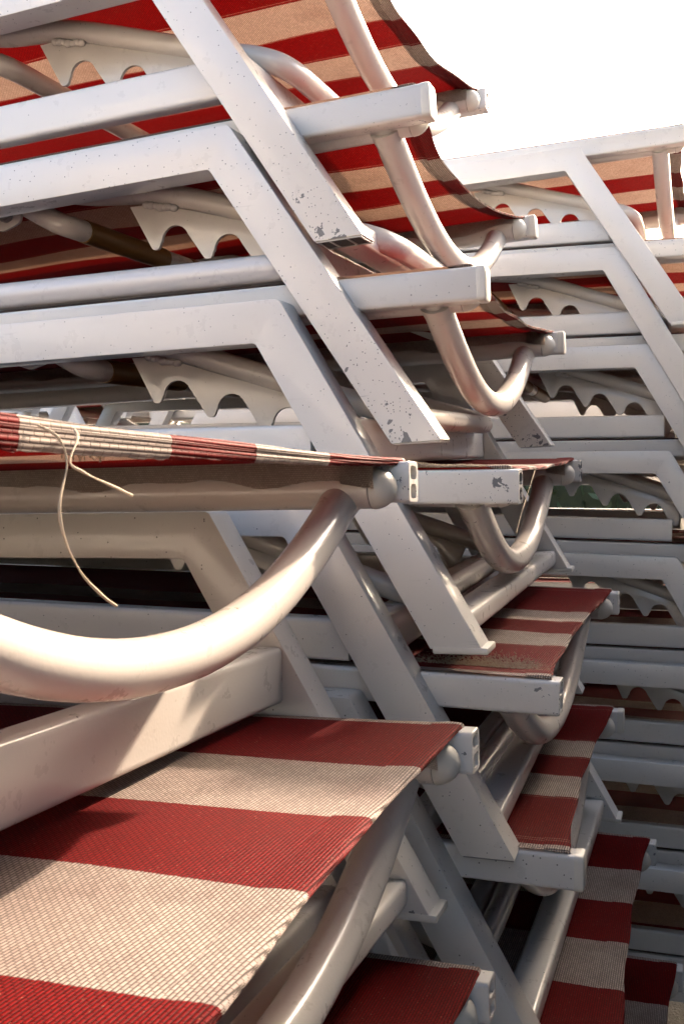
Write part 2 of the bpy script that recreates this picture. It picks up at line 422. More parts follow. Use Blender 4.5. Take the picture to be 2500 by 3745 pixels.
# support bail : bent tube with a brown sleeve across the lounger
def bail_mesh():
    h = [(-0.545, 0.062, -0.005), (-0.505, 0.062, -0.030), (-0.470, 0.063, -0.052), (-0.453, 0.072, -0.060), (-0.449, 0.095, -0.0615), (-0.449, 0.14, -0.0615)]
    pts = h + [(-0.449, W/2, -0.0615)] + [(x, W-y, z) for x, y, z in reversed(h)]
    return sweep('support_bail', catmull(pts, 6), circle(0.0125, 20), PAINT_TUBE, up=Vector((0.3, 0, 1)))
BAIL = bail_mesh()
SLV = sweep('grip_sleeve', [(-0.449, 0.088, -0.0615), (-0.449, 0.2, -0.0615), (-0.449, 0.272, -0.0615)], circle(0.0134, 22), SLEEVE)
SLV2 = sweep('grip_sleeve', [(-0.449, W-0.272, -0.0615), (-0.449, W-0.2, -0.0615), (-0.449, W-0.088, -0.0615)], circle(0.0134, 22), SLEEVE)

# backrest side rails folded flat on the seat rails
BX = -0.196
def backrail(y, rnd):
    if rnd: return sweep('backrest_rail', [(BX, y, 0.0185), (-0.6, y, 0.0185), (-LEN+0.02, y, 0.0185)], circle(0.0140, 24), PAINT_TUBE)
    return sweep('backrest_rail', [(BX, y, 0.0245), (-0.6, y, 0.0245), (-LEN+0.02, y, 0.0245)], rrect(0.022, 0.040, 0.005, 4), PAINT)
BACK = {(n, r): backrail(0.012 if n else W-0.012, r) for n in (0, 1) for r in (0, 1)}
BACKX = sweep('backrest_crossbar', [(-LEN+0.03, 0.02, 0.0245), (-LEN+0.03, W/2, 0.0245), (-LEN+0.03, W-0.02, 0.0245)], circle(0.0125, 18), PAINT_TUBE)

def hingeplate(y):
    return extrude_xz('hinge_plate', arc_round([(-0.60, 0.01), (-0.50, 0.0), (-0.492, -0.050), (-0.52, -0.058), (-0.60, -0.03)], 0.012, 4), y-0.002, y+0.002, PAINT, 0.0005, 1)
HINGE_N = hingeplate(0.052); HINGE_F = hingeplate(W-0.052)
def boltmesh():
    bm = bmesh.new()
    bmesh.ops.create_cone(bm, cap_ends=True, segments=20, radius1=0.009, radius2=0.009, depth=0.003, matrix=Matrix.Rotation(PI/2, 4, 'X'))
    bmesh.ops.create_cone(bm, cap_ends=True, segments=6, radius1=0.0062, radius2=0.0062, depth=0.012, matrix=Matrix.Translation((0, -0.004, 0)) @ Matrix.Rotation(PI/2, 4, 'X'))
    return from_bm('hinge_bolt', bm, STEEL)
BOLT = boltmesh()

# ------------------------------------------------------------------ per-lounger parts
def leg_outline(a, d, lx, lz):
    """outline of one side frame in XZ: a bar with a raked leg at each end"""
    L = math.hypot(lx, lz); ux, uz = lx/L, -lz/L
    fl = (-a+lx-WF, -d-lz); zi = -d-HB; xi = fl[0]+(zi-fl[1])/uz*ux
    cx = -LEN/2
    right = [(-a, -d), (-a+lx, -d-lz), (-a+lx-WF, -d-lz), (xi, zi)]
    m = lambda p: (2*cx-p[0], p[1])
    poly = right + [m(right[3]), m(right[2]), m(right[1]), m(right[0])]
    rad = [0.009, 0.0012, 0.0012, 0.006, 0.006, 0.0012, 0.0012, 0.009]
    return arc_round(poly, rad, 5)

def leg_x(z, a, d, lx, lz):
    """centre of the foot-end leg at height z"""
    return -a + lx*(-d-z)/lz - WF/2

def beam(name, x, z, wx, hz, tilt):
    pr = [(p*math.cos(tilt)-q*math.sin(tilt), p*math.sin(tilt)+q*math.cos(tilt)) for p, q in rrect(wx, hz, 0.0055, 4)]
    n = 9
    pts = [(x, -0.012+(W+0.024)*k/(n-1), z) for k in range(n)]
    return sweep(name, pts, pr, PAINT_RAIL if False else PAINT)

def foot_plug(y0, y1, x, z):
    return box_rounded('foot_plug', x-WF+0.002, x+0.0055, y0-0.0008, y1+0.0008, z-0.0048, z+0.002, PLASTIC, 0.002, 2)

def sling_surface(x, y, p):
    """height of the fabric"""
    e = max(0.0, min(1.0, (y-0.012)/(W-0.024)))
    s = 4*e*(1-e)
    near = math.exp(x/0.55)
    z = 0.0022 - p['sag']*s**0.8*(0.55+0.45*near)
    z += p['wav']*math.sin(9*y+21*x+p['ph'])*s*0.6 + p['wav']*0.6*math.sin(31*y-13*x+2*p['ph'])*s
    return z

def hem_x(y, p):
    e = max(0.0, min(1.0, (y-0.012)/(W-0.024))); s = 4*e*(1-e)
    return -0.0105 - p['pull']*s + 0.0012*math.sin(37*y+p['ph']) + p.get('skew', 0.0)*(1-e)**2

def sling_mesh(p, mat):
    nx, ny = 90, 44
    vs_, fs, uv = [], [], []
    y0, y1 = 0.0035, W-0.0035
    for i in range(nx+1):
        t = (i/nx)**1.9
        for j in range(ny+1):
            y = y0+(y1-y0)*j/ny
            xh = hem_x(y, p)
            x = xh + (-LEN+0.03-xh)*t
            vs_.append((x, y, sling_surface(x, y, p)))
    for i in range(nx):
        for j in range(ny):
            a = i*(ny+1)+j; fs.append((a, a+1, a+ny+2, a+ny+1))
    me = bpy.data.meshes.new('sling'); me.from_pydata(vs_, [], fs)
    return finish(me, mat, 80)

def hem_mesh(p, mat, rag, droop=(0.55, 0.55)):
    """foot hem: the fabric folded under into a ribbed roll, with a frayed lower edge"""
    rnd = random.Random(int(p['ph']*1000)+5)
    ny = 150
    bm = bmesh.new(); rings = []
    y0, y1 = 0.006, W-0.006
    k0 = rnd.uniform(0, 6)
    for j in range(ny+1):
        y = y0+(y1-y0)*j/ny
        x = hem_x(y, p); z = sling_surface(x, y, p)
        f = 0.0105+rag*(0.5+0.5*math.sin(23*y+k0))*(0.6+0.4*math.sin(61*y+2*k0))+rnd.uniform(0, rag*0.30)
        prof = [(-0.022, 0.0007), (-0.012, 0.0012), (-0.004, 0.0013), (0.0, 0.0009), (0.0014, -0.0003), (0.0010, -0.0013), (0.0017, -0.0021), (0.0012, -0.0031), (0.0015, -0.0040), (0.0002, -0.0050), (-0.004, -0.0052), (-f, -0.0046-rag*0.25), (-f-0.001, -0.0030)]
        if droop[0] > 1: prof = [(-0.022, 0.0007), (-0.012, 0.0012), (-0.004, 0.0013), (0.0, 0.0009), (0.0012, -0.0004), (0.0014, -0.0014), (0.0006, -0.0021), (0.0011, -0.0031), (0.0006, -0.0042), (-0.0006, -0.0049-rnd.uniform(0, 0.0006)), (-0.004, -0.0050), (-f, -0.0040), (-f-0.001, -0.0025)]
        dz = droop[0]+(droop[1]-droop[0])*(j/ny)
        rings.append([bm.verts.new((x+a, y, z+(b*dz if b < 0 else b))) for a, b in prof])
    for a, b in zip(rings, rings[1:]):
        for k in range(len(a)-1): bm.faces.new((a[k], a[k+1], b[k+1], b[k]))
        bm.faces.new((a[-1], a[0], b[0], b[-1]))
    bm.faces.new(rings[0]); bm.faces.new(rings[-1])
    return from_bm('hem', bm, mat, 50)

def flap_mesh(p, flip):
    """selvage webbing hanging below the sling along the rail, wavy lower edge"""
    nx, nz = 170, 4
    bm = bmesh.new(); uvl = bm.loops.layers.uv.new('UVMap'); g = []
    yb = T+0.0285
    x0, x1 = -0.022, -1.2
    for i in range(nx+1):
        t = (i/nx)**1.5; x = x0+(x1-x0)*t
        dep = 0.0155+0.003*math.sin(38*x+p['ph'])+0.0018*math.sin(83*x+2*p['ph'])
        row = []
        for k in range(nz+1):
            f = k/nz
            y = yb+0.0016*math.sin(40*x+p['ph']+1)*f - 0.004*(1-f)**2
            y = W-y if flip else y
            edge = 0.0004*math.sin(x*2600) if k == nz else 0
            row.append((bm.verts.new((x, y, 0.0012-dep*f+edge-p['sag']*0.25)), x, f*dep))
        g.append(row)
    for i in range(nx):
        for k in range(nz):
            q = (g[i][k], g[i][k+1], g[i+1][k+1], g[i+1][k])
            fc = bm.faces.new([v[0] for v in q])
            for lp, v in zip(fc.loops, q): lp[uvl].uv = (v[1], v[2])
    bmesh.ops.solidify(bm, geom=bm.faces[:], thickness=0.0009)
    return from_bm('edge_flap', bm, WEB, 60)

def tab_mesh(flip):
    """folded end of the webbing next to the domed plug"""
    bm = bmesh.new(); uvl = bm.loops.layers.uv.new('UVMap')
    s = 1 if flip else -1
    yb = (W-T-0.0300) if flip else T+0.0300
    n = 10; rows = []
    for i in range(n+1):
        x = -0.044+0.026*i/n
        row = []
        for k in range(7):
            f = k/6
            z = -0.0004-0.0165*f-0.0045*(i/n)*f
            y = yb-s*(0.0012+0.0018*math.sin(PI*f))
            row.append((bm.verts.new((x, y, z)), x, f*0.022))
        rows.append(row)
    for i in range(n):
        for k in range(6):
            q = (rows[i][k], rows[i][k+1], rows[i+1][k+1], rows[i+1][k])
            fc = bm.faces.new([v[0] for v in q])
            for lp, v in zip(fc.loops, q): lp[uvl].uv = (v[1], v[2])
    bmesh.ops.solidify(bm, geom=bm.faces[:], thickness=0.0022)
    return from_bm('webbing_tab', bm, WEB, 50)
TAB_F = tab_mesh(True)

def open_end(y0, y1, x, z):
    '''hollow leg end without its plug: bare metal rim and a dark sheet painted as the shade in its chambers'''
    bm = bmesh.new()
    def bx(xa, xb, ya, yb, za, zb):
        r = bmesh.ops.create_cube(bm, size=1)
        for v in r['verts']: v.co = Vector((xa+(v.co.x+.5)*(xb-xa), ya+(v.co.y+.5)*(yb-ya), za+(v.co.z+.5)*(zb-za)))
        return r
    xs = [x-WF+0.003, x-WF*0.70, x-WF*0.34, x-0.003]
    ya, yb = y0+0.003, y1-0.003
    zt, zb = z+0.001, z-0.0015
    bx(xs[0]-0.0015, xs[3]+0.0015, ya-0.0015, ya, zb, zt); bx(xs[0]-0.0015, xs[3]+0.0015, yb, yb+0.0015, zb, zt)
    for q in xs: bx(q-0.0009, q+0.0009, ya, yb, zb, zt)
    me = from_bm('open_leg_end', bm, STEEL, 20)
    me.materials.append(HOLE_SHADE)
    bm = bmesh.new(); bm.from_mesh(me)
    vv = [bm.verts.new(c) for c in ((xs[0], ya, z-0.0006), (xs[3], ya, z-0.0006), (xs[3], yb, z-0.0006), (xs[0], yb, z-0.0006))]
    f = bm.faces.new(vv); f.material_index = 1  # flat dark sheet in place of the chambers' shaded inside
    bm.to_mesh(me); bm.free()
    return me

def place(o, parent): o.parent = parent; return o

def rack_parts(root, wear, rackdx, sleeve, rnd_back, back, backrails):
    rf = link('rack_frame', RACKF, root, wear*0.4); rf.location.x = rackdx
    for me, wd in ((PLATE_N, WELD_N), (PLATE_F, WELD_F)):
        o = link('rack_plate', me, root, wear*0.4); o.location.x = rackdx; link('weld_bead', wd, o)
    b = link('support_bail', BAIL, root, wear*0.4)
    if sleeve: link('grip_sleeve', SLV, b); link('grip_sleeve', SLV2, b)
    b.location.x = rackdx*0.3
    for n in ((1, 0) if backrails else ()):
        o = link('backrest_rail', BACK[(n, rnd_back)], root, wear*0.6); o.location = (0, 0, back[0]); o.rotation_euler = (0, back[1], 0)
    if backrails: o = link('backrest_crossbar', BACKX, root); o.location = (0, 0, back[0]); o.rotation_euler = (0, back[1], 0)
    for me, yb in ((HINGE_N, 0.048), (HINGE_F, W-0.048)):
        o = link('hinge_plate', me, root)
        for bx, bz in ((-0.513, -0.040), (-0.556, -0.022)):
            q = link('hinge_bolt', BOLT, o); q.location = (bx, yb, bz)
            if yb > 0.3: q.rotation_euler = (0, 0, PI)

def lounger(key, pose, label, group, fab, sag=0.006, pull=0.010, wav=0.0012, caps=(0, 0), wear=0.35, rail_wear=None,
            rnd_back=0, rag=0.002, tabs=False, rackdx=0.0, back=(0.0, 0.0), plug=True, folded=True, sleeve=True, footbar=True, leg_wear=None, backrails=True, droop=(0.55, 0.55), skew=0.0):
    x, y, z, yaw, pit, rol, da, dd, dlx, dlz = pose
    r = random.Random(key)
    root = bpy.data.objects.new('sun_lounger', None); col.objects.link(root)
    root.empty_display_size = 0.1
    root.location = (x, y, z); root.rotation_mode = 'QUATERNION'
    m = Matrix.Rotation(yaw, 3, 'Z') @ Matrix.Rotation(pit, 3, 'Y') @ Matrix.Rotation(rol, 3, 'X')
    root.rotation_quaternion = m.to_quaternion()
    root['label'] = label; root['category'] = 'sun lounger'; root['group'] = group
    a, d, lx, lz = A0+da, D0+dd, LX0+dlx, LZ0+dlz
    rw = wear if rail_wear is None else rail_wear
    # rails
    for n, me, cap in ((1, RAIL_N, CAP_N), (0, RAIL_F, CAP_F)):
        o = link('side_rail', me, root, rw)
        if caps[0 if n else 1]: link('end_cap', cap, o)
    for me, dm, cm in ((TUBE_N, DOME_N, COLLAR_N), (TUBE_F, DOME_F, COLLAR_F)):
        o = link('inner_tube', me, root, wear*0.5); link('dome_plug', dm, o); 
    u = link('foot_bar', UBAR, root, wear*0.4)
    link('weld_collar', COLLAR_N, u); link('weld_collar', COLLAR_F, u)
    h = link('hole_shade_disc', HOLE, u); h.location = (XU+0.0098, 0.100, -0.0690); h.rotation_euler = (0.9, 0.9, 0.2)
    h.location = (XU+0.004, 0.081, -0.0610); h.rotation_euler = (1.05, 0.12, 0.0)
    # side frames with legs
    out = leg_outline(a, d, lx, lz)
    for y0, y1 in ((-Q, -0.0025), (W+0.0025, W+Q)):
        o = link('leg_frame', extrude_xz('leg_frame', out, y0, y1, PAINT_LEG, 0.0042, 3), root, wear if leg_wear is None else leg_wear)
        if not plug: link('open_leg_end', open_end(y0, y1, -a+lx, -d-lz), o)
        if plug: link('foot_plug', foot_plug(y0, y1, -a+lx, -d-lz), o)
        link('foot_plug', foot_plug(y0, y1, -LEN+a-lx+WF-0.004, -d-lz), o)
    tilt = 0.0
    for nm, zc, hz in (('leg_crossbar', -d-0.1355, 0.046), ('foot_crossbar', -d-lz+0.0165, 0.022)):
        if nm == 'foot_crossbar' and not footbar: continue
        xc = leg_x(zc, a, d, lx, lz)-0.002
        wx = 0.024 if nm == 'leg_crossbar' else 0.034
        me = beam(nm, xc, zc, wx, hz, 0.0)
        link(nm, me, root, wear*0.6)
        link(nm, beam(nm, -LEN-xc, zc, wx, hz, 0.0), root, wear*0.6)
    # rack
    if folded: rack_parts(root, wear, rackdx, sleeve, rnd_back, back, backrails)
    # sling
    p = dict(sag=sag, pull=pull, wav=wav, ph=r.uniform(0, 6), skew=skew)
    s = link('sling', sling_mesh(p, fab), root)
    link('hem', hem_mesh(p, HEM[fab] if droop[0] > 1 else fab, rag, droop), s)
    link('edge_flap', flap_mesh(p, False), s); link('edge_flap', flap_mesh(p, True), s)
    if tabs: link('webbing_tab', TAB_F, s)
    root_info[key] = (root, s, p)
    return root
root_info = {}

# ------------------------------------------------------------------ ground
def ground():
    m, n, l, p = new_mat('dark_sand')  # sand colour darkened to cut bounce light on the lower loungers
    tc = n.new('ShaderNodeTexCoord'); f = noise(n, l, tc.outputs['Object'], 3.0, 6.0); g = noise(n, l, tc.outputs['Object'], 160.0, 4.0)
    l.new(mixc(n, l, f, mixc(n, l, g, (0.11, 0.095, 0.075), (0.17, 0.145, 0.115)), mixc(n, l, g, (0.14, 0.12, 0.09), (0.21, 0.18, 0.14))), p.inputs['Base Color'])
    p.inputs['Roughness'].default_value = 0.95
    b = n.new('ShaderNodeBump'); b.inputs['Strength'].default_value = 0.6; b.inputs['Distance'].default_value = 0.01; l.new(g, b.inputs['Height']); l.new(b.outputs[0], p.inputs['Normal'])
    S = 250; N = 100; vs_, fs = [], []
    for i in range(N+1):
        for j in range(N+1):
            u, v = (i/N*2-1), (j/N*2-1)
            x, y = S*u*abs(u)**1.5, S*v*abs(v)**1.5
            vs_.append((x, y, GROUND-0.004+0.012*math.sin(2.1*x)*math.sin(1.7*y+0.5)-0.012))
    for i in range(N):
        for j in range(N):
            a = i*(N+1)+j; fs.append((a, a+N+1, a+N+2, a+1))
    me = bpy.data.meshes.new('ground'); me.from_pydata(vs_, [], fs); finish(me, m, 80)
    o = link('ground', me); o['kind'] = 'structure'
    return o
ground()

# ------------------------------------------------------------------ the three stacks
POSE = {
 'M1': (-0.3204, 0.9503, 0.5708, -0.0176, -0.0520, 0.0226, 0.0023, 0.0000, 0.0024, -0.0028),
 'M2': (-0.2526, 0.9613, 0.3787, -0.0131, -0.0489, 0.0273, 0.0018, -0.0034, 0.0051, -0.0023),
 'M3': (-0.1976, 0.9481, 0.2011, 0.0080, -0.0226, 0.0348, -0.0010, -0.0025, -0.0058, 0.0069),
 'M4': (-0.1602, 0.9322, 0.0146, 0.0221, 0.0008, 0.0366, 0.0005, -0.0028, -0.0024, 0.0023),
 'M5': (-0.1239, 0.9258, -0.1723, -0.0053, 0.0165, 0.0364, -0.0030, -0.0020, -0.0061, -0.0064),
 'M6': (-0.1083, 0.9299, -0.3269, 0.0174, 0.0105, 0.0145, 0, 0, 0, 0),
 'M7': (-0.0619, 0.9205, -0.5030, 0.0140, 0.0090, 0.0079, 0, 0, 0, 0),
 'M8': (-0.0284, 0.9205, -0.6729, 0.0100, 0.0070, 0.0040, 0, 0, 0, 0),
 'M9': (0.0150, 0.9205, -0.8620, 0.0, 0.0, 0.0, 0, 0, 0, 0),
 'F1': (-0.2207, 0.1833, 0.0273, -0.0102, -0.0127, -0.0137, -0.0006, 0.0145, 0.0007, -0.0006),
 'F2': (-0.1701, 0.1736, -0.1757, -0.0081, -0.0258, -0.0106, 0, 0, 0, 0),
 'F3': (-0.1582, 0.1733, -0.3625, -0.0080, -0.0200, -0.0080, 0, 0, 0, 0),
 'F4': (-0.1200, 0.1730, -0.5300, -0.0050, -0.0120, -0.0050, 0, 0, 0, 0),
 'F5': (-0.0900, 0.1730, -0.6950, -0.0020, -0.0060, -0.0020, 0, 0, 0, 0),
 'F6': (-0.0550, 0.1730, -0.8620, 0.0, 0.0, 0.0, 0, 0, 0, 0),
 'R1': (-0.0357, 1.9375, 0.6280, -0.0035, -0.0338, -0.0043, 0, 0.0021, 0.0027, 0.0050),
 'R2': (0.0314, 1.9511, 0.4325, 0.0006, 0.0135, -0.0094, 0, -0.0055, 0, 0),
 'R3': (0.0839, 1.9637, 0.2669, -0.0004, 0.0089, -0.0058, 0, 0, 0.0010, -0.0006),
 'R4': (0.1181, 1.9723, 0.0794, -0.0011, 0.0090, -0.0029, 0, 0, 0.0018, -0.0011),
 'R5': (0.1307, 1.9774, -0.1130, -0.0016, 0.0269, -0.0011, 0, 0, 0.0006, -0.0003),
 'R6': (0.2150, 1.9819, -0.3034, -0.0011, 0.0091, 0.0005, 0, 0, 0, 0),
 'R7': (0.2300, 1.9806, -0.4815, -0.0015, 0.0146, -0.0003, 0, 0, 0, 0),
 'R8': (0.2600, 1.9806, -0.6700, 0.0, 0.0080, 0.0, 0, 0, 0, 0),
 'R9': (0.2900, 1.9806, -0.8620, 0.0, 0.0, 0.0, 0, 0, 0, 0),
}
GM, GF, GR = 'loungers of the middle stack', 'loungers of the front stack', 'loungers of the rear stack'
L = {
 'M1': ('topmost lounger of the middle stack, glowing sling overhead, chipped bare leg end', GM, FAB_B, dict(sag=0.022, pull=0.020, wav=0.002, wear=0.62, leg_wear=0.9, plug=False, rag=0.003, sleeve=False, backrails=False)),
 'M2': ('second lounger of the middle stack, capped rail below the top lounger, speckled leg end', GM, FAB_B, dict(sag=0.024, pull=0.026, wav=0.003, caps=(1, 1), wear=0.5, leg_wear=1.0, footbar=False, rag=0.004, rackdx=0.040, plug=False, back=(0.019, 0.0))),
 'M3': ('third lounger of the middle stack, white capped rail at picture centre, round backrest tube', GM, FAB_B, dict(sag=0.010, pull=0.012, caps=(1, 1), wear=0.30, rnd_back=1, rag=0.005, tabs=True)),
 'M4': ('fourth lounger of the middle stack, peeling sandy rail beside the front domed plug', GM, FAB_B, dict(sag=0.006, pull=0.008, wear=0.55, rail_wear=1.0, rag=0.004, tabs=True, plug=False)),
 'M5': ('fifth lounger of the middle stack, sandy red sling beneath a plugged white leg foot', GM, FAB_B, dict(sag=0.006, pull=0.012, wear=0.55, rail_wear=0.7)),
 'M6': ('sixth lounger of the middle stack, shaded narrow-striped sling over a brown-shaded rail end', GM, FAB_B, dict(sag=0.006, pull=0.012, wear=0.45, caps=(1, 1))),
 'M7': ('seventh lounger of the middle stack, dark wide-striped sling in the lower right shade', GM, FAB_A, dict(sag=0.006, pull=0.010)),
 'M8': ('eighth lounger of the middle stack, sling corner at the lower right picture edge', GM, FAB_A, dict()),
 'M9': ('bottom lounger of the middle stack, standing on the sand in deep shade', GM, FAB_A, dict()),
 'F1': ('top lounger of the front stack, frayed hem with dangling thread, big curved white foot bar', GF, FAB_F, dict(sag=0.003, pull=0.002, wav=0.0008, rag=0.006, tabs=True, wear=0.40, folded=False, droop=(2.7, 0.9))),
 'F2': ('second lounger of the front stack, broad sunlit red and cream sling at lower left', GF, FAB_A, dict(sag=0.004, pull=0.004, wav=0.0016, tabs=True, wear=0.5, folded=False, skew=0.040)),
 'F3': ('third lounger of the front stack, dark red sling corner at bottom centre', GF, FAB_A, dict(tabs=True, folded=False)),
 'F4': ('fourth lounger of the front stack, hidden in shade below the bottom centre sling', GF, FAB_A, dict()),
 'F5': ('fifth lounger of the front stack, second from the sand', GF, FAB_A, dict()),
 'F6': ('bottom lounger of the front stack, standing on the sand', GF, FAB_A, dict()),
 'R1': ('topmost lounger of the rear stack, rail against the sky at right', GR, FAB_A, dict(sag=0.008, pull=0.010, wear=0.35, backrails=False)),
 'R2': ('second lounger of the rear stack, flaking rail top below the highest one', GR, FAB_A, dict(sag=0.012, wear=0.45, rail_wear=0.9)),
 'R3': ('third lounger of the rear stack, white bar at right of the centre capped rail', GR, FAB_B, dict(wear=0.55)),
 'R4': ('fourth lounger of the rear stack, bar level with the frayed front hem', GR, FAB_A, dict(wear=0.35)),
 'R5': ('fifth lounger of the rear stack, scuffed bar right of the small curved foot bar', GR, FAB_A, dict(wear=0.5)),
 'R6': ('sixth lounger of the rear stack, shaded bar right of the sandy red sling', GR, FAB_A, dict(wear=0.35)),
 'R7': ('seventh lounger of the rear stack, dim bar above the dark striped slings', GR, FAB_B, dict(wear=0.35)),
 'R8': ('eighth lounger of the rear stack, nearly lost in the lower right darkness', GR, FAB_A, dict()),
 'R9': ('bottom lounger of the rear stack, standing on the sand', GR, FAB_A, dict()),
}
for k, (lab, grp, fab, kw) in L.items():
    lounger(k, POSE[k], lab, grp, fab, **kw)

HB2_LABEL = 'lounger of the second hindmost stack, glimpsed at left between middle-stack rails'
HB_LABEL = 'lounger of the hindmost stack, seen only as slivers through gaps in the rear stack'
for i in range(9):
    k = 'B%d' % (i+1)
    src = POSE['R%d' % (i+1)]
    POSE[k] = (src[0]+0.10-0.01*i, src[1]+1.02, min(src[2]-0.02, 0.60), -src[3], src[4]*0.5, 0.004, 0, 0, 0, 0)
    lounger(k, POSE[k], HB_LABEL, 'loungers of the hindmost stack', FAB_A if i % 2 else FAB_B, sag=0.008)
    k2 = 'D%d' % (i+1)
    POSE[k2] = (POSE[k][0]-1.93, POSE[k][1]-0.12, POSE[k][2]+0.06, -0.01, 0.0, 0.003, 0, 0, 0, 0)
    lounger(k2, POSE[k2], HB2_LABEL, 'loungers of the second hindmost stack', FAB_B if i % 2 else FAB_A, sag=0.010)

# unseen stacks added at right, foot ends facing these, to shade the lower right
for st, (xx, yy, n, zt) in enumerate(((0.10, 0.98, 8, 0.36), (0.17, 2.02, 9, 0.72), (0.20, 0.31, 9, 0.75), (0.20, -0.36, 9, 0.75))):
    for i in range(n):
        k = 'Q%d%d' % (st, i)
        z = zt + (-0.862-zt)*i/(n-1)
        POSE[k] = (xx+0.012*(i % 3), yy+W, z, PI, 0.0, 0.0, 0, 0, 0, 0)
        lounger(k, POSE[k], 'unseen lounger added at right to shade the middle and rear stacks', 'added shading loungers at right', FAB_B if i % 2 else FAB_A, sag=0.008)

# ------------------------------------------------------------------ hedge far behind
def hedge():
    rnd = random.Random(11)
    root = bpy.data.objects.new('hedge', None); col.objects.link(root); root.location = (-2.5, 8.5, GROUND)
    root['label'] = 'dark green hedge glimpsed through the gaps behind the stacks'; root['category'] = 'hedge'
    m, n, l, p = new_mat('hedge_leaf')
    tc = n.new('ShaderNodeTexCoord'); f = noise(n, l, tc.outputs['Object'], 7.0, 3.0)
    l.new(mixc(n, l, f, (0.012, 0.022, 0.005), (0.035, 0.055, 0.012)), p.inputs['Base Color']); p.inputs['Roughness'].default_value = 0.6
    vs_, fs = [], []
    for i in range(17000):
        x = rnd.uniform(-5.5, 5.5); h = 1.95+0.16*math.sin(1.7*x)+0.10*math.sin(4.9*x+1)
        z = h*rnd.random()**0.7; y = rnd.uniform(-0.45, 0.45)*(1.0-0.35*z/h)
        c = Vector((x, y, z)); a = rnd.uniform(0.035, 0.075)
        e = Euler((rnd.uniform(0, 6.3), rnd.uniform(0, 6.3), rnd.uniform(0, 6.3))).to_matrix()
        b = len(vs_)
        for q in ((-a, 0, 0), (0, -a*.45, a*.12), (a, 0, 0), (0, a*.45, a*.12)): vs_.append(c+e @ Vector(q))
        fs.append((b, b+1, b+2, b+3))
    me = bpy.data.meshes.new('foliage'); me.from_pydata(vs_, [], fs); finish(me, m, 30)
    o = link('foliage', me, root); o['kind'] = 'stuff'
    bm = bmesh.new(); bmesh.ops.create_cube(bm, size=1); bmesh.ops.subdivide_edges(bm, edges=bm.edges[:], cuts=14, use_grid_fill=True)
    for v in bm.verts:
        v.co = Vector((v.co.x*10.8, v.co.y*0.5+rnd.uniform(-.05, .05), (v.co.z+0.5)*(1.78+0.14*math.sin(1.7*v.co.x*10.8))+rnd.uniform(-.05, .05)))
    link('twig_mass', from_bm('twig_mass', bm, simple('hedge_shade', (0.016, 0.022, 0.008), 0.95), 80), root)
    bk = simple('hedge_wood', (0.09, 0.06, 0.04), 0.9)
    for i in range(12):
        x = -5+10*i/11+rnd.uniform(-.2, .2)
        pts = [(x+rnd.uniform(-.06, .06)*k, rnd.uniform(-.05, .05)*k, 0.4*k-0.03) for k in range(5)]
        link('stem', sweep('stem', pts, lambda t: circle(0.04*(1-0.7*t)+0.004, 8), bk), root)
hedge()

# ------------------------------------------------------------------ loose threads and fringe
def strand(name, pts, r, parent, mat=THREAD):
    return link(name, sweep(name, catmull(pts, 6), lambda t: circle(r*(0.8+0.25*math.sin(17*t)+(0.5*max(0, t-0.9)*10)), 7), mat, up=Vector((1, 0.1, 0))), parent)
_, sl, pp = root_info['F1']
strand('loose_thread', [(-0.010, 0.139, -0.002), (-0.005, 0.1445, -0.0068), (-0.003, 0.1466, -0.0161), (-0.001, 0.1385, -0.0315), (0, 0.1406, -0.0443), (0, 0.1506, -0.0568), (0, 0.1640, -0.066), (0, 0.1735, -0.0708)], 0.00060, sl)
strand('loose_thread', [(-0.010, 0.162, -0.002), (-0.005, 0.1565, -0.0062), (-0.002, 0.1470, -0.0155), (0, 0.1520, -0.0190), (0, 0.1606, -0.0213), (0, 0.1740, -0.0245), (0, 0.1862, -0.0276)], 0.00060, sl)
def fringe(p, ya, yb, n, parent, seed):
    rnd = random.Random(seed); bm = bmesh.new()
    for i in range(n):
        y = rnd.uniform(ya, yb); x = hem_x(y, p)-rnd.uniform(0.008, 0.014); z = sling_surface(x, y, p)-0.0045*2.2
        ln = rnd.uniform(0.001, 0.003); dx = rnd.uniform(-.001, .002); dy = rnd.uniform(-.002, .002); r = 0.00028
        a = [bm.verts.new((x+r*math.cos(t), y+r*math.sin(t), z)) for t in (0, 2.1, 4.2)]
        b = [bm.verts.new((x+dx+r*math.cos(t), y+dy+r*math.sin(t), z-ln)) for t in (0, 2.1, 4.2)]
        for k in range(3): bm.faces.new((a[k], a[(k+1) % 3], b[(k+1) % 3], b[k]))
    o = link('fringe', from_bm('fringe', bm, THREAD, 60), parent); o['kind'] = 'stuff'
fringe(pp, 0.176, 0.205, 16, sl, 1)
_, sl, pp = root_info['M4']
strand('loose_thread', [(-0.018, 0.2453, -0.0050), (-0.018, 0.1858, -0.0285), (-0.018, 0.1353, -0.0486), (-0.018, 0.1032, -0.0650)], 0.00042, sl)
_, sl, pp = root_info['M3']

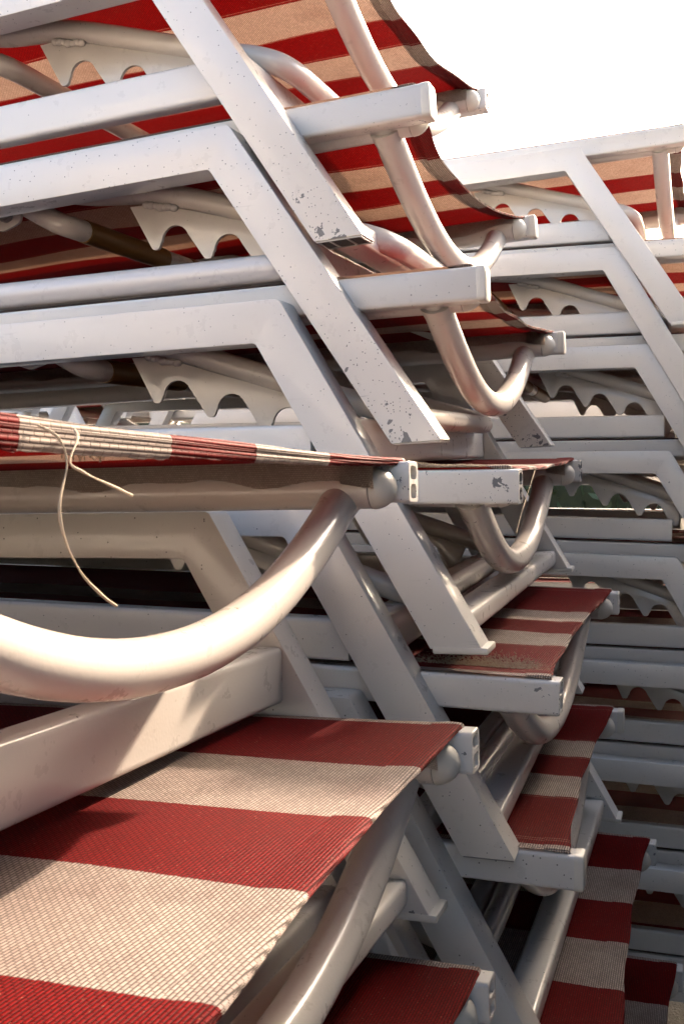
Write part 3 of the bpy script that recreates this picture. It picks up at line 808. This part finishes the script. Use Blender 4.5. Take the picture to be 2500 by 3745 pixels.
# ------------------------------------------------------------------ sand caught on the loungers
def sand(key, pts, label, size):
    root = root_info[key][0]
    M = Matrix.Translation(root.location) @ root.rotation_quaternion.to_matrix().to_4x4()
    rnd = random.Random(5); vs_, fs = [], []
    for (x, y, z) in pts:
        r = rnd.uniform(*size); b = len(vs_); c = Vector((x, y, z))
        e = Euler((rnd.uniform(0, 6), rnd.uniform(0, 6), rnd.uniform(0, 6))).to_matrix()
        for q in ((1, 0, 0), (-1, 0, 0), (0, .8, 0), (0, -.8, 0), (0, 0, .7), (0, 0, -.7)): vs_.append(M @ (c+e @ (Vector(q)*r)))
        for f in ((0, 2, 4), (2, 1, 4), (1, 3, 4), (3, 0, 4), (2, 0, 5), (1, 2, 5), (3, 1, 5), (0, 3, 5)): fs.append(tuple(b+i for i in f))
    me = bpy.data.meshes.new('sand'); me.from_pydata(vs_, [], fs); me.materials.append(SAND)
    o = link('sand', me); o['kind'] = 'stuff'; o['label'] = label; o['category'] = 'sand'
rnd = random.Random(21)
pts = []
for i in range(9000):
    x = -0.185+0.150*rnd.random(); y = rnd.uniform(0.001, 0.040)
    hgt = (0.0046+0.0022*math.sin(70*x)*math.sin(31*x+1))*max(0, 1-((x+0.11)/0.085)**2)*max(0.25, 1-abs(y-0.012)/0.03)
    pts.append((x, y, 0.0026+rnd.random()*max(0.0004, hgt)))
sand('M4', pts, 'brown sand lying along the peeling rail of the fourth middle lounger', (0.0004, 0.0011))
pm = root_info['M5'][2]; pts = []
for i in range(4200):
    x = -0.075+rnd.gauss(0, 0.040); y = 0.035+abs(rnd.gauss(0, 0.030))
    if x > hem_x(y, pm)-0.001: continue
    pts.append((x, y, sling_surface(x, y, pm)+0.0010))
sand('M5', pts, 'pale sand dusting the red sling of the fifth middle lounger', (0.0003, 0.0009))

for i in range(11):  # unseen stack added behind the camera to keep low sky light out
    k = 'C%d' % i
    POSE[k] = (0.02+0.03*i, -1.45, 0.908-0.177*i, 0.01, 0.0, 0.0, 0, 0, 0, 0)
    lounger(k, POSE[k], 'unseen lounger added behind the camera to block low sky light', 'added shading loungers behind the camera', FAB_B if i % 2 else FAB_A, sag=0.008)

# ------------------------------------------------------------------ unseen cantilever parasol, added only to shade the lower right
def parasol():
    root = bpy.data.objects.new('added_shade_parasol', None); col.objects.link(root); root.location = (2.45, 0.5, GROUND)
    root['label'] = 'unseen grey cantilever parasol added at right to shade the stacks'; root['category'] = 'parasol'
    gr = simple('parasol_cloth', (0.16, 0.15, 0.14), 0.85, 0, 60, 0.12, 0.1)
    mt = simple('parasol_metal', (0.25, 0.25, 0.25), 0.4, 0.5)
    cx, cy, hx, hy, ze, zp = -1.75, 0.0, 1.22, 1.18, 2.82, 3.20
    n = 16; vs_, fs = [], []
    for k, z0 in ((0, 0.0), (1, -0.012)):
        for i in range(n+1):
            for j in range(n+1):
                u, v = i/n*2-1, j/n*2-1
                m = max(abs(u), abs(v))
                vs_.append((cx+hx*u, cy+hy*v, ze+(zp-ze)*(1-m)-0.03*math.sin(PI*m)+z0))
    N = (n+1)*(n+1)
    for i in range(n):
        for j in range(n):
            a = i*(n+1)+j
            fs.append((a, a+1, a+n+2, a+n+1)); fs.append((N+a, N+a+n+1, N+a+n+2, N+a+1))
    me = bpy.data.meshes.new('shade_canopy'); me.from_pydata(vs_, [], fs); finish(me, gr, 20)
    c = link('shade_canopy', me, root)
    for sx in (-1, 1):
        for sy in (-1, 1):
            link('rib', sweep('rib', [(cx, cy, zp-0.06), (cx+hx*0.5*sx, cy+hy*0.5*sy, (zp+ze)/2-0.06), (cx+hx*0.97*sx, cy+hy*0.97*sy, ze-0.02)], rrect(0.02, 0.03, 0.004), mt), c)
    link('pole', sweep('pole', [(0, 0, 0.08), (0, 0, 1.6), (0, 0, 3.45)], rrect(0.07, 0.09, 0.01), mt, up=Vector((1, 0, 0))), root)
    link('arm', sweep('arm', [(0, 0, 3.42), (-0.9, 0, 3.50), (cx, cy, 3.42)], rrect(0.05, 0.07, 0.008), mt), root)
    link('hanger', sweep('hanger', [(cx, cy, 3.42), (cx, cy, 3.3), (cx, cy, 3.1)], circle(0.02, 12), mt, up=Vector((1, 0, 0))), root)
    link('base', box_rounded('base', -0.5, 0.5, -0.5, 0.5, 0.0, 0.08, simple('concrete', (0.3, 0.29, 0.27), 0.9), 0.01, 2), root)
parasol()
